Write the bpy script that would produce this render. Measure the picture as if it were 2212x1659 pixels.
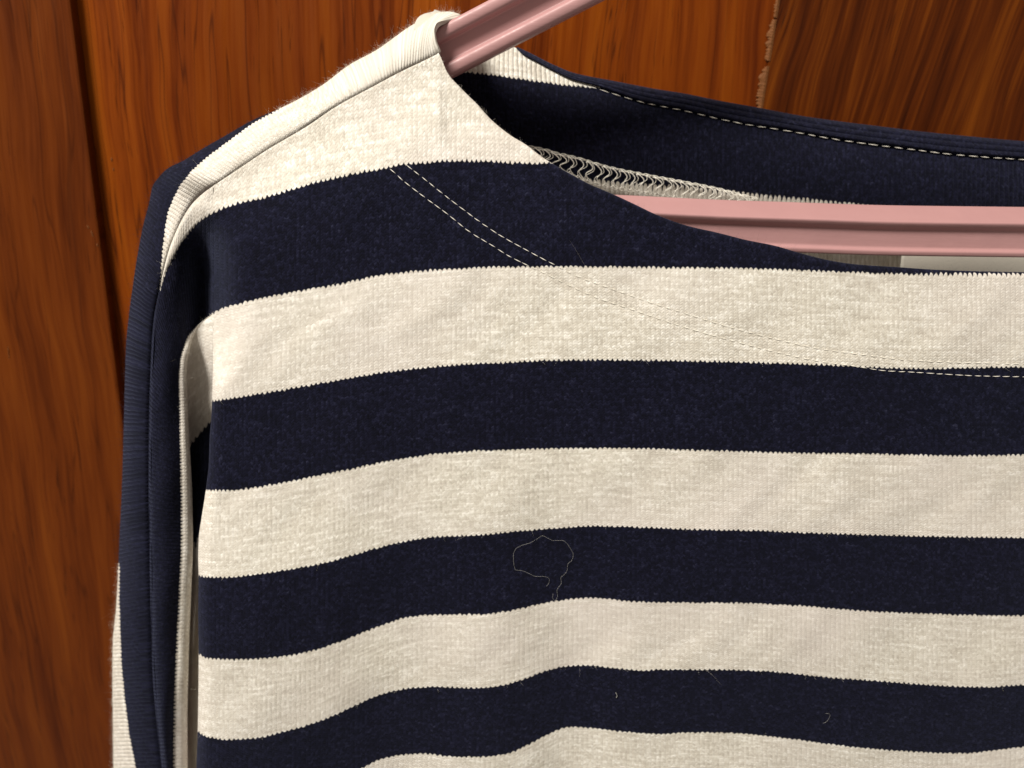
import bpy, math, random
import numpy as np
from mathutils import Matrix, Vector

for o in list(bpy.data.objects):
    bpy.data.objects.remove(o, do_unlink=True)
scene = bpy.context.scene
COL = scene.collection
rng = np.random.default_rng(7)
random.seed(7)

# ------------------------------------------------------------------ camera
# picture measurements below are in a 2212 x 1659 frame of the photograph
FPX = 1662.0
CU, CV = 1106.0, 829.5
PITCH = math.radians(19.0)
ROLL = math.radians(2.6)
CAM = np.array([0.0, -0.165, 1.35])
fw = np.array([0, math.cos(PITCH), -math.sin(PITCH)])
r0 = np.array([1.0, 0, 0]); u0 = np.array([0, math.sin(PITCH), math.cos(PITCH)])
RT = math.cos(ROLL) * r0 + math.sin(ROLL) * u0
UP = -math.sin(ROLL) * r0 + math.cos(ROLL) * u0
cam_d = bpy.data.cameras.new("camera")
cam = bpy.data.objects.new("camera", cam_d); COL.objects.link(cam)
cam.matrix_world = Matrix(((RT[0], UP[0], -fw[0], CAM[0]), (RT[1], UP[1], -fw[1], CAM[1]),
                           (RT[2], UP[2], -fw[2], CAM[2]), (0, 0, 0, 1)))
cam_d.sensor_width = 36.0
cam_d.lens = 36.0 * FPX / 2212.0
cam_d.clip_start = 0.005; cam_d.clip_end = 50
cam_d.dof.use_dof = True
cam_d.dof.focus_distance = 0.167
cam_d.dof.aperture_fstop = 17.0
scene.camera = cam
scene.render.resolution_x = 1024; scene.render.resolution_y = 768

# ------------------------------------------------------------------ light
world = bpy.data.worlds.new("World"); scene.world = world; world.use_nodes = True
world.node_tree.nodes["Background"].inputs[0].default_value = (1.0, 0.91, 0.80, 1)
world.node_tree.nodes["Background"].inputs[1].default_value = 0.28

def area_lamp(name, loc, target, size, power, color):
    d = bpy.data.lights.new(name, 'AREA'); d.shape = 'DISK'; d.size = size
    d.energy = power; d.color = color
    o = bpy.data.objects.new(name, d); COL.objects.link(o)
    o.location = loc
    o.rotation_euler = (Vector(target) - Vector(loc)).to_track_quat('-Z', 'Y').to_euler()
    return o
area_lamp("ceiling_lamp", (-0.55, -0.52, 2.21), (0, 0.02, 1.3), 0.38, 23.0, (1.0, 0.945, 0.86))

vs = scene.view_settings
vs.view_transform = 'Standard'; vs.look = 'None'; vs.gamma = 1.0; vs.exposure = 0.0
vs.use_curve_mapping = False

# ------------------------------------------------------------------ helpers
def unp(u, v, Y):
    """photo position + depth plane -> point in the room"""
    u, v, Y = np.broadcast_arrays(np.asarray(u, float), np.asarray(v, float), np.asarray(Y, float))
    a = (u - CU) / FPX; b = -(v - CV) / FPX
    d = a[..., None] * RT + b[..., None] * UP + fw
    k = (Y - CAM[1]) / d[..., 1]
    return CAM + d * k[..., None]

def pchip(xs, ys):
    xs = np.asarray(xs, float); ys = np.asarray(ys, float)
    h = np.diff(xs); m = np.diff(ys) / h
    d = np.zeros_like(ys)
    d[0], d[-1] = m[0], m[-1]
    for i in range(1, len(xs) - 1):
        if m[i - 1] * m[i] > 0:
            w1 = 2 * h[i] + h[i - 1]; w2 = h[i] + 2 * h[i - 1]
            d[i] = (w1 + w2) / (w1 / m[i - 1] + w2 / m[i])
    def f(x):
        x = np.asarray(x, float)
        i = np.clip(np.searchsorted(xs, x) - 1, 0, len(xs) - 2)
        t = (x - xs[i]) / h[i]
        lo = x < xs[0]; hi = x > xs[-1]
        t2, t3 = t * t, t * t * t
        y = (2*t3-3*t2+1)*ys[i] + (t3-2*t2+t)*h[i]*d[i] + (-2*t3+3*t2)*ys[i+1] + (t3-t2)*h[i]*d[i+1]
        y = np.where(lo, ys[0] + (x - xs[0]) * d[0], y)
        return np.where(hi, ys[-1] + (x - xs[-1]) * d[-1], y)
    return f

def curve(pts):
    """smooth curve through photo points, by fraction of its length"""
    p = np.asarray(pts, float)
    s = np.concatenate([[0], np.cumsum(np.hypot(*np.diff(p, axis=0).T))])
    fx, fy = pchip(s, p[:, 0]), pchip(s, p[:, 1])
    L = s[-1]
    return (lambda t: np.stack([fx(np.asarray(t) * L), fy(np.asarray(t) * L)], -1)), L

def byx(pts):
    p = np.asarray(sorted(pts), float)
    return pchip(p[:, 0], p[:, 1])

def sstep(a, b, x):
    t = np.clip((np.asarray(x, float) - a) / (b - a), 0, 1)
    return t * t * (3 - 2 * t)

def dist_to(pts, u, v):
    """signed distance to a polyline, positive on its right hand (photo axes)"""
    p = np.asarray(pts, float)
    best = np.full(u.shape, 1e9); sgn = np.ones(u.shape)
    for a, b in zip(p[:-1], p[1:]):
        d = b - a; L2 = d @ d
        t = np.clip(((u - a[0]) * d[0] + (v - a[1]) * d[1]) / L2, 0, 1)
        dx = u - (a[0] + t * d[0]); dy = v - (a[1] + t * d[1])
        q = np.hypot(dx, dy); c = d[0] * dy - d[1] * dx
        m = q < best
        best = np.where(m, q, best); sgn = np.where(m, np.sign(c), sgn)
    return best * sgn

def link(name, me, mat, parent=None):
    o = bpy.data.objects.new(name, me); COL.objects.link(o)
    if mat is not None and not me.materials: me.materials.append(mat)
    if parent is not None: o.parent = parent
    return o

def grid(name, P, S, T, mat, parent=None, flip=False, rib=None):
    """rows x cols grid of points with knit coordinates S (wales), T (stripes)"""
    n, m = P.shape[:2]
    me = bpy.data.meshes.new(name)
    idx = np.arange(n * m).reshape(n, m)
    q = np.stack([idx[:-1, :-1], idx[1:, :-1], idx[1:, 1:], idx[:-1, 1:]], -1).reshape(-1, 4)
    if flip: q = q[:, ::-1]
    me.from_pydata(P.reshape(-1, 3).tolist(), [], q.tolist())
    uv = me.uv_layers.new(name="UVMap")
    st = np.stack([S, T], -1).reshape(-1, 2)
    uv.data.foreach_set("uv", st[q.reshape(-1)].astype(np.float32).ravel())
    me.polygons.foreach_set("use_smooth", np.ones(len(me.polygons), bool))
    if rib is not None:
        at = me.attributes.new("rib", 'FLOAT', 'POINT')
        at.data.foreach_set("value", np.broadcast_to(rib, (n, m)).astype(np.float32).ravel())
    me.update()
    return link(name, me, mat, parent)

def tube_arrays(pts, r, sides=6, cap=True):
    pts = np.asarray(pts, float); n = len(pts)
    r = np.broadcast_to(np.asarray(r, float), (n,))
    tang = np.gradient(pts, axis=0); tang /= np.linalg.norm(tang, axis=1)[:, None] + 1e-12
    ref = np.array([0.13, 0.95, 0.28])
    n1 = np.cross(tang, ref); n1 /= np.linalg.norm(n1, axis=1)[:, None] + 1e-12
    n2 = np.cross(tang, n1)
    ang = np.linspace(0, 2 * np.pi, sides, endpoint=False)
    V = pts[:, None] + r[:, None, None] * (np.cos(ang)[None, :, None] * n1[:, None] + np.sin(ang)[None, :, None] * n2[:, None])
    F = []
    for i in range(n - 1):
        for j in range(sides):
            k = (j + 1) % sides
            F.append((i*sides+j, i*sides+k, (i+1)*sides+k, (i+1)*sides+j))
    if cap:
        F.append(tuple(range(sides))[::-1]); F.append(tuple((n-1)*sides + j for j in range(sides)))
    return V.reshape(-1, 3), F

def mesh_of(name, V, F, smooth=True):
    me = bpy.data.meshes.new(name)
    me.from_pydata(np.asarray(V).tolist(), [], [tuple(f) for f in F])
    if smooth: me.polygons.foreach_set("use_smooth", np.ones(len(me.polygons), bool))
    me.update(); return me

def merge(parts):
    V, F, k = [], [], 0
    for v, f in parts:
        V.append(v); F += [tuple(i + k for i in q) for q in f]; k += len(v)
    return np.concatenate(V), F

def empty(name, loc, label, cat, group=None):
    o = bpy.data.objects.new(name, None); COL.objects.link(o); o.location = loc
    o.empty_display_size = 0.02
    o["label"] = label; o["category"] = cat
    if group: o["group"] = group
    return o

# ------------------------------------------------------------------ materials
class NT:
    def __init__(s, name):
        s.m = bpy.data.materials.new(name); s.m.use_nodes = True
        s.t = s.m.node_tree; s.n = s.t.nodes; s.bsdf = s.n["Principled BSDF"]
    def node(s, typ, **kw):
        n = s.n.new(typ)
        for k, v in kw.items(): setattr(n, k, v)
        return n
    def set(s, sock, v):
        if isinstance(v, bpy.types.NodeSocket): s.t.links.new(v, sock)
        else: sock.default_value = v
    def math(s, op, a, b=0.0, c=0.0):
        n = s.node('ShaderNodeMath', operation=op)
        for i, v in enumerate((a, b, c)): s.set(n.inputs[i], v)
        return n.outputs[0]
    def mix(s, f, a, b, mode='MIX'):
        n = s.node('ShaderNodeMix', data_type='RGBA', blend_type=mode)
        s.set(n.inputs[0], f); s.set(n.inputs[6], a); s.set(n.inputs[7], b)
        return n.outputs[2]
    def noise(s, vec, scale, detail=3, rough=0.5, dist=0.0, dim='3D'):
        n = s.node('ShaderNodeTexNoise', noise_dimensions=dim)
        s.set(n.inputs['Vector'], vec); s.set(n.inputs['Scale'], scale)
        s.set(n.inputs['Detail'], detail); s.set(n.inputs['Roughness'], rough); s.set(n.inputs['Distortion'], dist)
        return n.outputs['Fac']
    def ramp(s, f, stops):
        n = s.node('ShaderNodeValToRGB'); e = n.color_ramp.elements
        while len(e) < len(stops): e.new(0.5)
        for q, (p, c) in zip(e, stops): q.position = p; q.color = c
        s.set(n.inputs[0], f); return n.outputs[0]
    def range(s, f, a, b, c, d):
        n = s.node('ShaderNodeMapRange')
        for i, v in enumerate((f, a, b, c, d)): s.set(n.inputs[i], v)
        return n.outputs[0]
    def mapping(s, vec, scale, rot=(0, 0, 0), loc=(0, 0, 0)):
        n = s.node('ShaderNodeMapping')
        s.set(n.inputs[0], vec); n.inputs['Scale'].default_value = scale
        n.inputs['Rotation'].default_value = rot; n.inputs['Location'].default_value = loc
        return n.outputs[0]
    def bump(s, h, strength, dist, normal=None):
        n = s.node('ShaderNodeBump'); s.set(n.inputs['Strength'], strength)
        s.set(n.inputs['Distance'], dist); s.set(n.inputs['Height'], h)
        if normal is not None: s.set(n.inputs['Normal'], normal)
        return n.outputs[0]

NCOURSE = 34.0
def knit_material(name, bump=0.44):
    k = NT(name)
    uv = k.node('ShaderNodeUVMap', uv_map="UVMap").outputs[0]
    sep = k.node('ShaderNodeSeparateXYZ'); k.set(sep.inputs[0], uv)
    s, t = sep.outputs[0], sep.outputs[1]
    obj = k.node('ShaderNodeTexCoord').outputs['Object']
    # slight wander of the loops so that rows are not ruled
    wob = k.noise(obj, 260.0, 2)
    s = k.math('ADD', s, k.math('MULTIPLY', k.math('SUBTRACT', wob, 0.5), 0.55))
    wob2 = k.noise(obj, 900.0, 2)
    loop = k.math('ABSOLUTE', k.math('SINE', k.math('MULTIPLY', s, math.pi)))
    # stripes: cream for [0,1], [2,3] ... ; loop heads make the toothed border
    d = k.math('PINGPONG', k.math('SUBTRACT', t, 0.5), 1.0)
    edge = k.math('ADD', 0.5 - 0.017, k.math('MULTIPLY', loop, 0.022))
    edge = k.math('ADD', edge, k.math('MULTIPLY', k.math('SUBTRACT', wob2, 0.5), 0.034))
    cream = k.range(k.math('SUBTRACT', edge, d), -0.004, 0.004, 0.0, 1.0)
    # the stitches: slanted legs of each loop
    a = k.math('PINGPONG', s, 0.5)
    cc = k.math('ADD', k.math('MULTIPLY', t, NCOURSE), k.math('MULTIPLY', a, 1.3))
    leg = k.math('ABSOLUTE', k.math('SINE', k.math('MULTIPLY', cc, math.pi)))
    cell = k.node('ShaderNodeCombineXYZ')
    k.set(cell.inputs[0], k.math('FLOOR', k.math('MULTIPLY', s, 2.0)))
    k.set(cell.inputs[1], k.math('FLOOR', cc))
    wn = k.node('ShaderNodeTexWhiteNoise', noise_dimensions='2D'); k.set(wn.inputs['Vector'], cell.outputs[0])
    rnd = wn.outputs['Value']
    # yarn colour: heathered cotton, long soft patches along the rows
    sv = k.node('ShaderNodeCombineXYZ'); k.set(sv.inputs[0], k.math('MULTIPLY', s, 0.10)); k.set(sv.inputs[1], k.math('MULTIPLY', t, 13.0))
    slub = k.noise(sv.outputs[0], 1.6, 5, 0.65)
    blot = k.noise(obj, 34.0, 3, 0.55)
    tint = k.noise(obj, 21.0, 2, 0.5)
    f1 = k.math('ADD', k.math('MULTIPLY', slub, 0.80), k.math('ADD', k.math('MULTIPLY', rnd, 0.22), k.math('MULTIPLY', blot, 0.13)))
    c_cream = k.ramp(f1, [(0.36, (0.52, 0.475, 0.405, 1)), (0.52, (0.635, 0.595, 0.515, 1)), (0.64, (0.72, 0.685, 0.61, 1)), (0.76, (0.88, 0.855, 0.79, 1))])
    c_cream = k.mix(k.range(tint, 0.40, 0.66, 0.0, 0.55), c_cream, (0.68, 0.62, 0.58, 1))
    fib = k.noise(k.mapping(obj, (520, 520, 1500)), 1.0, 3, 0.7)
    f2 = k.math('ADD', k.math('MULTIPLY', rnd, 0.35), k.math('MULTIPLY', fib, 0.75))
    c_navy = k.ramp(f2, [(0.26, (0.0015, 0.0016, 0.0050, 1)), (0.55, (0.0037, 0.0039, 0.0120, 1)), (0.74, (0.0080, 0.0086, 0.0235, 1)), (0.95, (0.030, 0.032, 0.060, 1))])
    col = k.mix(cream, c_navy, c_cream)
    k.set(k.bsdf.inputs['Base Color'], col)
    k.set(k.bsdf.inputs['Roughness'], 0.92)
    k.set(k.bsdf.inputs['Specular IOR Level'], 0.12)
    k.set(k.bsdf.inputs['Sheen Weight'], k.range(cream, 0, 1, 0.13, 0.10))
    k.set(k.bsdf.inputs['Sheen Roughness'], 0.45)
    k.set(k.bsdf.inputs['Sheen Tint'], k.mix(cream, (0.45, 0.52, 0.85, 1), (1.0, 0.95, 0.88, 1)))
    h = k.math('ADD', k.math('MULTIPLY', k.math('POWER', loop, 0.6), k.math('MULTIPLY_ADD', k.node('ShaderNodeAttribute', attribute_name='rib').outputs['Fac'], 1.0, 0.40)), k.math('MULTIPLY', leg, 0.32))
    h = k.math('ADD', h, k.math('MULTIPLY', rnd, 0.22))
    h = k.math('ADD', h, k.math('MULTIPLY', k.noise(obj, 2600.0, 2), 0.5))
    k.set(k.bsdf.inputs['Normal'], k.bump(h, bump, 0.00032))
    return k.m

def plain(name, col, rough=0.5, spec=0.5, sheen=0.0, vary=0.0, vscale=200.0, bumpd=0.0):
    k = NT(name)
    obj = k.node('ShaderNodeTexCoord').outputs['Object']
    nz = k.noise(obj, vscale, 3, 0.6)
    lo = tuple(c * (1 - vary) for c in col) + (1,); hi = tuple(min(1, c * (1 + vary)) for c in col) + (1,)
    k.set(k.bsdf.inputs['Base Color'], k.mix(nz, lo, hi))
    k.set(k.bsdf.inputs['Roughness'], rough); k.set(k.bsdf.inputs['Specular IOR Level'], spec)
    k.set(k.bsdf.inputs['Sheen Weight'], sheen)
    if bumpd: k.set(k.bsdf.inputs['Normal'], k.bump(k.noise(obj, vscale * 4, 3, 0.6), 0.5, bumpd))
    return k.m

def wood_material(name, dark, mid, light, lean=0.0, seed=0.0, streak=1.0, rough=0.34, xs=1.0):
    k = NT(name)
    obj = k.node('ShaderNodeTexCoord').outputs['Object']
    g = k.mapping(obj, (1, 1, 1), (0, lean, 0), (seed, seed * 0.7, seed * 0.3))
    warp = k.noise(k.mapping(g, (14 * xs, 1, 12.0)), 1.0, 2)
    comb = k.node('ShaderNodeVectorMath', operation='ADD'); k.set(comb.inputs[0], g)
    wv = k.node('ShaderNodeCombineXYZ'); k.set(wv.inputs[0], k.math('MULTIPLY', k.math('SUBTRACT', warp, 0.5), 0.012)); k.set(comb.inputs[1], wv.outputs[0])
    g2 = comb.outputs[0]
    band = k.noise(k.mapping(g2, (135 * xs, 3, 8.0)), 1.0, 4, 0.6)
    fine = k.noise(k.mapping(g2, (760 * xs, 3, 26.0)), 1.0, 5, 0.65)
    f = k.math('ADD', k.math('MULTIPLY', band, 0.66), k.math('MULTIPLY', fine, 0.34))
    col = k.ramp(f, [(0.36, dark), (0.50, mid), (0.66, light)])
    # big soft changes of tone from board to board
    big = k.noise(k.mapping(g, (16, 2, 3.0)), 1.0, 2)
    col = k.mix(k.range(big, 0.35, 0.7, 0.0, 0.55 * streak), col, dark)
    # dark pores, short and vertical
    pore = k.noise(k.mapping(g2, (1300 * xs, 3, 60.0)), 1.0, 2, 0.6)
    gate = k.noise(k.mapping(g2, (110, 3, 16.0)), 1.0, 2)
    p = k.math('MULTIPLY', k.range(pore, 0.60, 0.70, 0, 1), k.range(gate, 0.48, 0.62, 0, 1))
    col = k.mix(k.math('MULTIPLY', p, 0.75), col, tuple(c * 0.28 for c in dark[:3]) + (1,))
    # one or two long dark growth lines
    ln = k.noise(k.mapping(g2, (190 * xs, 3, 7.0), (0, 0, 0), (3.1, 0, 0)), 1.0, 1)
    col = k.mix(k.range(k.math('ABSOLUTE', k.math('SUBTRACT', ln, 0.56)), 0.0, 0.012, 0.7 * streak, 0.0), col, tuple(c * 0.45 for c in dark[:3]) + (1,))
    k.set(k.bsdf.inputs['Base Color'], col)
    k.set(k.bsdf.inputs['Roughness'], k.range(fine, 0.3, 0.7, rough - 0.05, rough + 0.12))
    k.set(k.bsdf.inputs['Specular IOR Level'], 0.12)
    k.set(k.bsdf.inputs['Normal'], k.bump(k.math('SUBTRACT', fine, k.math('MULTIPLY', p, 0.7)), 0.25, 0.0004))
    return k.m

M_KNIT = knit_material("striped_knit")
M_THREAD = plain("cream_thread", (0.88, 0.84, 0.75), 0.6, 0.35, 0.1, 0.12, 900)
M_FUZZ_C = plain("cream_fibre", (0.80, 0.75, 0.66), 0.8, 0.2, 0.0, 0.1, 500)
M_FUZZ_N = plain("navy_fibre", (0.026, 0.028, 0.044), 0.8, 0.1, 0.0, 0.5, 500)
_pk = NT("pink_plastic")
_ob = _pk.node('ShaderNodeTexCoord').outputs['Object']
_pk.set(_pk.bsdf.inputs['Base Color'], _pk.mix(_pk.noise(_ob, 70.0, 4, 0.6), (0.425, 0.232, 0.232, 1), (0.475, 0.258, 0.254, 1)))
_sc = _pk.noise(_pk.mapping(_ob, (60, 400, 900)), 1.0, 4, 0.7)
_pk.set(_pk.bsdf.inputs['Roughness'], _pk.range(_sc, 0.3, 0.7, 0.36, 0.56))
_pk.set(_pk.bsdf.inputs['Specular IOR Level'], 0.40)
_pk.set(_pk.bsdf.inputs['Normal'], _pk.bump(_pk.math('ADD', _pk.noise(_ob, 120.0, 3), _pk.math('MULTIPLY', _sc, 0.25)), 0.35, 0.0006))
M_PINK = _pk.m
M_LABEL = plain("woven_label", (0.56, 0.53, 0.46), 0.55, 0.4, 0.1, 0.06, 300, 0.0001)
M_WOOD_C = wood_material("veneer_orange_brown", (0.090, 0.0140, 0.0010, 1), (0.205, 0.0400, 0.0014, 1), (0.290, 0.0680, 0.0024, 1), 0.0, 1.7)
M_WOOD_L = wood_material("veneer_stile", (0.066, 0.0120, 0.0014, 1), (0.122, 0.0250, 0.0024, 1), (0.165, 0.0380, 0.0034, 1), 0.0, 6.3, 0.7)
M_WOOD_R = wood_material("veneer_dark_striped", (0.034, 0.0058, 0.0008, 1), (0.095, 0.0185, 0.0012, 1), (0.195, 0.0470, 0.0024, 1), math.radians(-7.0), 11.9, 0.5, 0.36, 1.45)
M_CHIP = plain("bare_veneer_edge", (0.17, 0.060, 0.014), 0.7, 0.3, 0.0, 0.35, 900, 0.0002)

# ------------------------------------------------------------------ wooden front behind
YW = 0.078            # front face of the veneered panels
wood = empty("wood_panelling", (0, YW + 0.02, 1.0), "reddish brown varnished wood panelling behind the striped shirt", "panelling")
def slab(name, quad, thick, mat, parent, bevel=0.0008):
    """quad: four points in the room, front face, clockwise as seen; thickness goes away from the viewer"""
    q = np.asarray(quad); b = q + np.array([0, thick, 0])
    V = np.concatenate([q, b]) - np.array(parent.location)
    F = [(0, 3, 2, 1), (4, 5, 6, 7), (0, 1, 5, 4), (1, 2, 6, 5), (2, 3, 7, 6), (3, 0, 4, 7)]
    o = link(name, mesh_of(name, V, F, False), mat, parent)
    if bevel:
        m = o.modifiers.new("bevel", 'BEVEL'); m.width = bevel; m.segments = 2
    return o
def ext(p, q, v):     # point of the line p-q at photo height v
    t = (v - p[1]) / (q[1] - p[1]); return (p[0] + (q[0] - p[0]) * t, v)
SE = ((151, 0), (259, 867)); RE = ((1679, 0), (1642, 231))
V0, V1 = -700, 2400
YS = YW - 0.0038
a, b = ext(*SE, V0), ext(*SE, V1)
A, B = unp(*a, YS), unp(*b, YS)
slab("left_board", [(-0.45, YS, A[2]), A, B, (-0.45, YS, B[2])], 0.0148, M_WOOD_L, wood)
c, d = ext(*RE, V0), ext(*RE, V1)
C, D = unp(*c, YW), unp(*d, YW)
A2, B2_ = A + np.array([-0.004, 0.0038, 0]), B + np.array([-0.004, 0.0038, 0])
slab("centre_panel", [A2, C, D, B2_], 0.011, M_WOOD_C, wood, 0)
g = np.array([0.00025, 0.0, 0])
YR = YW - 0.0006
C3, D3 = unp(*c, YR) + g, unp(*d, YR) + g
slab("right_panel", [C3, (0.5, YR, C3[2]), (0.5, YR, D3[2]), D3], 0.0116, M_WOOD_R, wood, 0.0002)
# chipped, bare edge of the right-hand veneer: ragged flakes along the joint
def chip_strip(v0, v1, wmax):
    n = 46; V, F = [], []
    w = 0.25 + 0.75 * np.abs(np.sin(np.linspace(0, math.pi, n))) ** 0.4
    ragged = np.clip(np.convolve(rng.random(n + 4), [0.2, 0.6, 0.2], 'valid')[:n], 0, 1)
    for i, v in enumerate(np.linspace(v0, v1, n)):
        e = ext(*RE, v)
        ww = wmax * w[i] * (0.35 + 0.8 * ragged[i])
        for (u, y) in ((e[0] - ww, YW - 0.0002), (e[0] - ww * 0.7, YW - 0.0005), (e[0] + 1.5, YW - 0.0008 - 0.0001 * rng.random()), (e[0] + 6, YR - 0.0001)):
            V.append(unp(u, v + rng.normal(0, 0.6), y))
        if i:
            k = 4 * i
            for j in range(3): F.append((k - 4 + j, k + j, k + j + 1, k - 3 + j))
    return np.array(V) - np.array(wood.location), F
for v0, v1, wm in ((42, 132, 12), (143, 236, 14), (-8, 38, 5)):
    V, F = chip_strip(v0, v1, wm)
    o = link("veneer_chip", mesh_of("veneer_chip", V, F, False), M_CHIP, wood)

# small pale dents in the varnish of the left board and the panel beside it
for (u, v, l, w, tilt, yy_) in ((190, 490, 9, 4, 0.5, YS), (199, 505, 16, 3, 0.45, YS), (210, 529, 8, 3, 0.3, YS), (241, 344, 10, 3, 0.1, YW), (245, 366, 7, 2.5, 0.1, YW), (18, 760, 30, 1.5, 0.1, YS)):
    ring = []
    for a_ in np.linspace(0, 2 * math.pi, 9, endpoint=False):
        rr = random.uniform(0.7, 1.2)
        du, dv = w * 0.5 * rr * math.cos(a_), l * 0.5 * rr * math.sin(a_)
        ring.append(unp(u + du + tilt * dv, v + dv, yy_ - 0.00008))
    ring.append(unp(u, v, yy_ - 0.00025))
    F = [(i, (i + 1) % 9, 9) for i in range(9)]
    link("varnish_nick", mesh_of("varnish_nick", np.array(ring) - np.array(wood.location), F, False), M_CHIP, wood)

# ------------------------------------------------------------------ pink hanger
YH = 0.021
hanger = empty("clothes_hanger", tuple(unp(1500, 300, YH)), "dusty pink plastic clothes hanger holding up the striped shirt", "hanger")
HL = np.array(hanger.location)
def fillet(poly, r, n=4):
    """round the corners of a section polygon"""
    p = [np.array(q, float) for q in poly]; out = []
    N = len(p)
    for i in range(N):
        a, b, c = p[i - 1], p[i], p[(i + 1) % N]
        rr = r[i] if isinstance(r, (list, tuple)) else r
        la, lc = np.linalg.norm(a - b), np.linalg.norm(c - b)
        rr = min(rr, la * 0.48, lc * 0.48)
        s, e = b + (a - b) / la * rr, b + (c - b) / lc * rr
        for t in np.linspace(0, 1, n):
            out.append((1 - t) ** 2 * s + 2 * t * (1 - t) * b + t * t * e)
    return np.array(out)
def extrude(name, pts, sec, across, mat, parent):
    """sec: (across, depth) outline swept along pts"""
    n, m = len(pts), len(sec); V = []
    for p, ac in zip(pts, across):
        for a_, d_ in sec: V.append(p + ac * a_ + np.array([0, d_, 0]))
    F = [(i*m+j, i*m+(j+1) % m, (i+1)*m+(j+1) % m, (i+1)*m+j) for i in range(n-1) for j in range(m)]
    F += [tuple(range(m))[::-1], tuple((n-1)*m+j for j in range(m))]
    return link(name, mesh_of(name, np.array(V) - HL, F), mat, parent)
# sloping arm: two rounded rails with a sunk web
mm = 0.001
arm_sec = fillet([(5.2*mm, 3.4*mm), (5.2*mm, -3.4*mm), (2.3*mm, -3.4*mm), (2.0*mm, -1.1*mm), (-2.0*mm, -1.1*mm), (-2.3*mm, -3.4*mm),
                  (-5.2*mm, -3.4*mm), (-5.2*mm, 3.4*mm), (-2.3*mm, 3.4*mm), (-2.0*mm, 1.1*mm), (2.0*mm, 1.1*mm), (2.3*mm, 3.4*mm)],
                 [1.5*mm, 1.5*mm, 1.2*mm, 0.5*mm, 0.5*mm, 1.2*mm, 1.5*mm, 1.5*mm, 1.2*mm, 0.5*mm, 0.5*mm, 1.2*mm], 6)
P0, P1 = unp(480, 366, YH), unp(1560, -196, YH)
ts = np.linspace(0, 1, 12)
ax = (P1 - P0) / np.linalg.norm(P1 - P0)
nrm = np.cross(np.array([0, -1.0, 0]), ax); nrm = nrm if nrm[2] > 0 else -nrm
extrude("sloping_arm", [P0 + (P1 - P0) * t for t in ts], arm_sec, [nrm] * 12, M_PINK, hanger)
# straight bottom bar: broad slanting top, lip, sunk web, thin lower lip
bar_sec = fillet([(0.3*mm, 3.0*mm), (-3.1*mm, -3.6*mm), (-4.1*mm, -3.2*mm), (-5.2*mm, -2.1*mm), (-9.3*mm, -2.3*mm), (-9.9*mm, -3.2*mm),
                  (-11.1*mm, -3.0*mm), (-11.1*mm, 3.0*mm), (-9.8*mm, 3.0*mm), (-9.6*mm, 1.3*mm), (-4.7*mm, 1.3*mm), (-4.4*mm, 3.0*mm)],
                 [0.8*mm, 0.9*mm, 0.7*mm, 0.5*mm, 0.4*mm, 0.4*mm, 0.5*mm, 0.5*mm, 0.3*mm, 0.4*mm, 0.4*mm, 0.4*mm], 6)
bar_top, _ = curve([(560, 400), (900, 410), (1323, 423), (1554, 434), (1732, 440), (1911, 446), (2212, 450), (2700, 456)])
bp = bar_top(np.linspace(0, 1, 40)); bpts = unp(bp[:, 0], bp[:, 1], YH)
extrude("bottom_bar", list(bpts), bar_sec, [np.array([0, 0, 1.0])] * 40, M_PINK, hanger)

# ------------------------------------------------------------------ the shirt: outlines read off the photograph
shirt = empty("striped_shirt", tuple(unp(1200, 1200, 0.02)), "navy and cream striped long-sleeved knit shirt on the pink hanger", "shirt")
SL = np.array(shirt.location)

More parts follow.
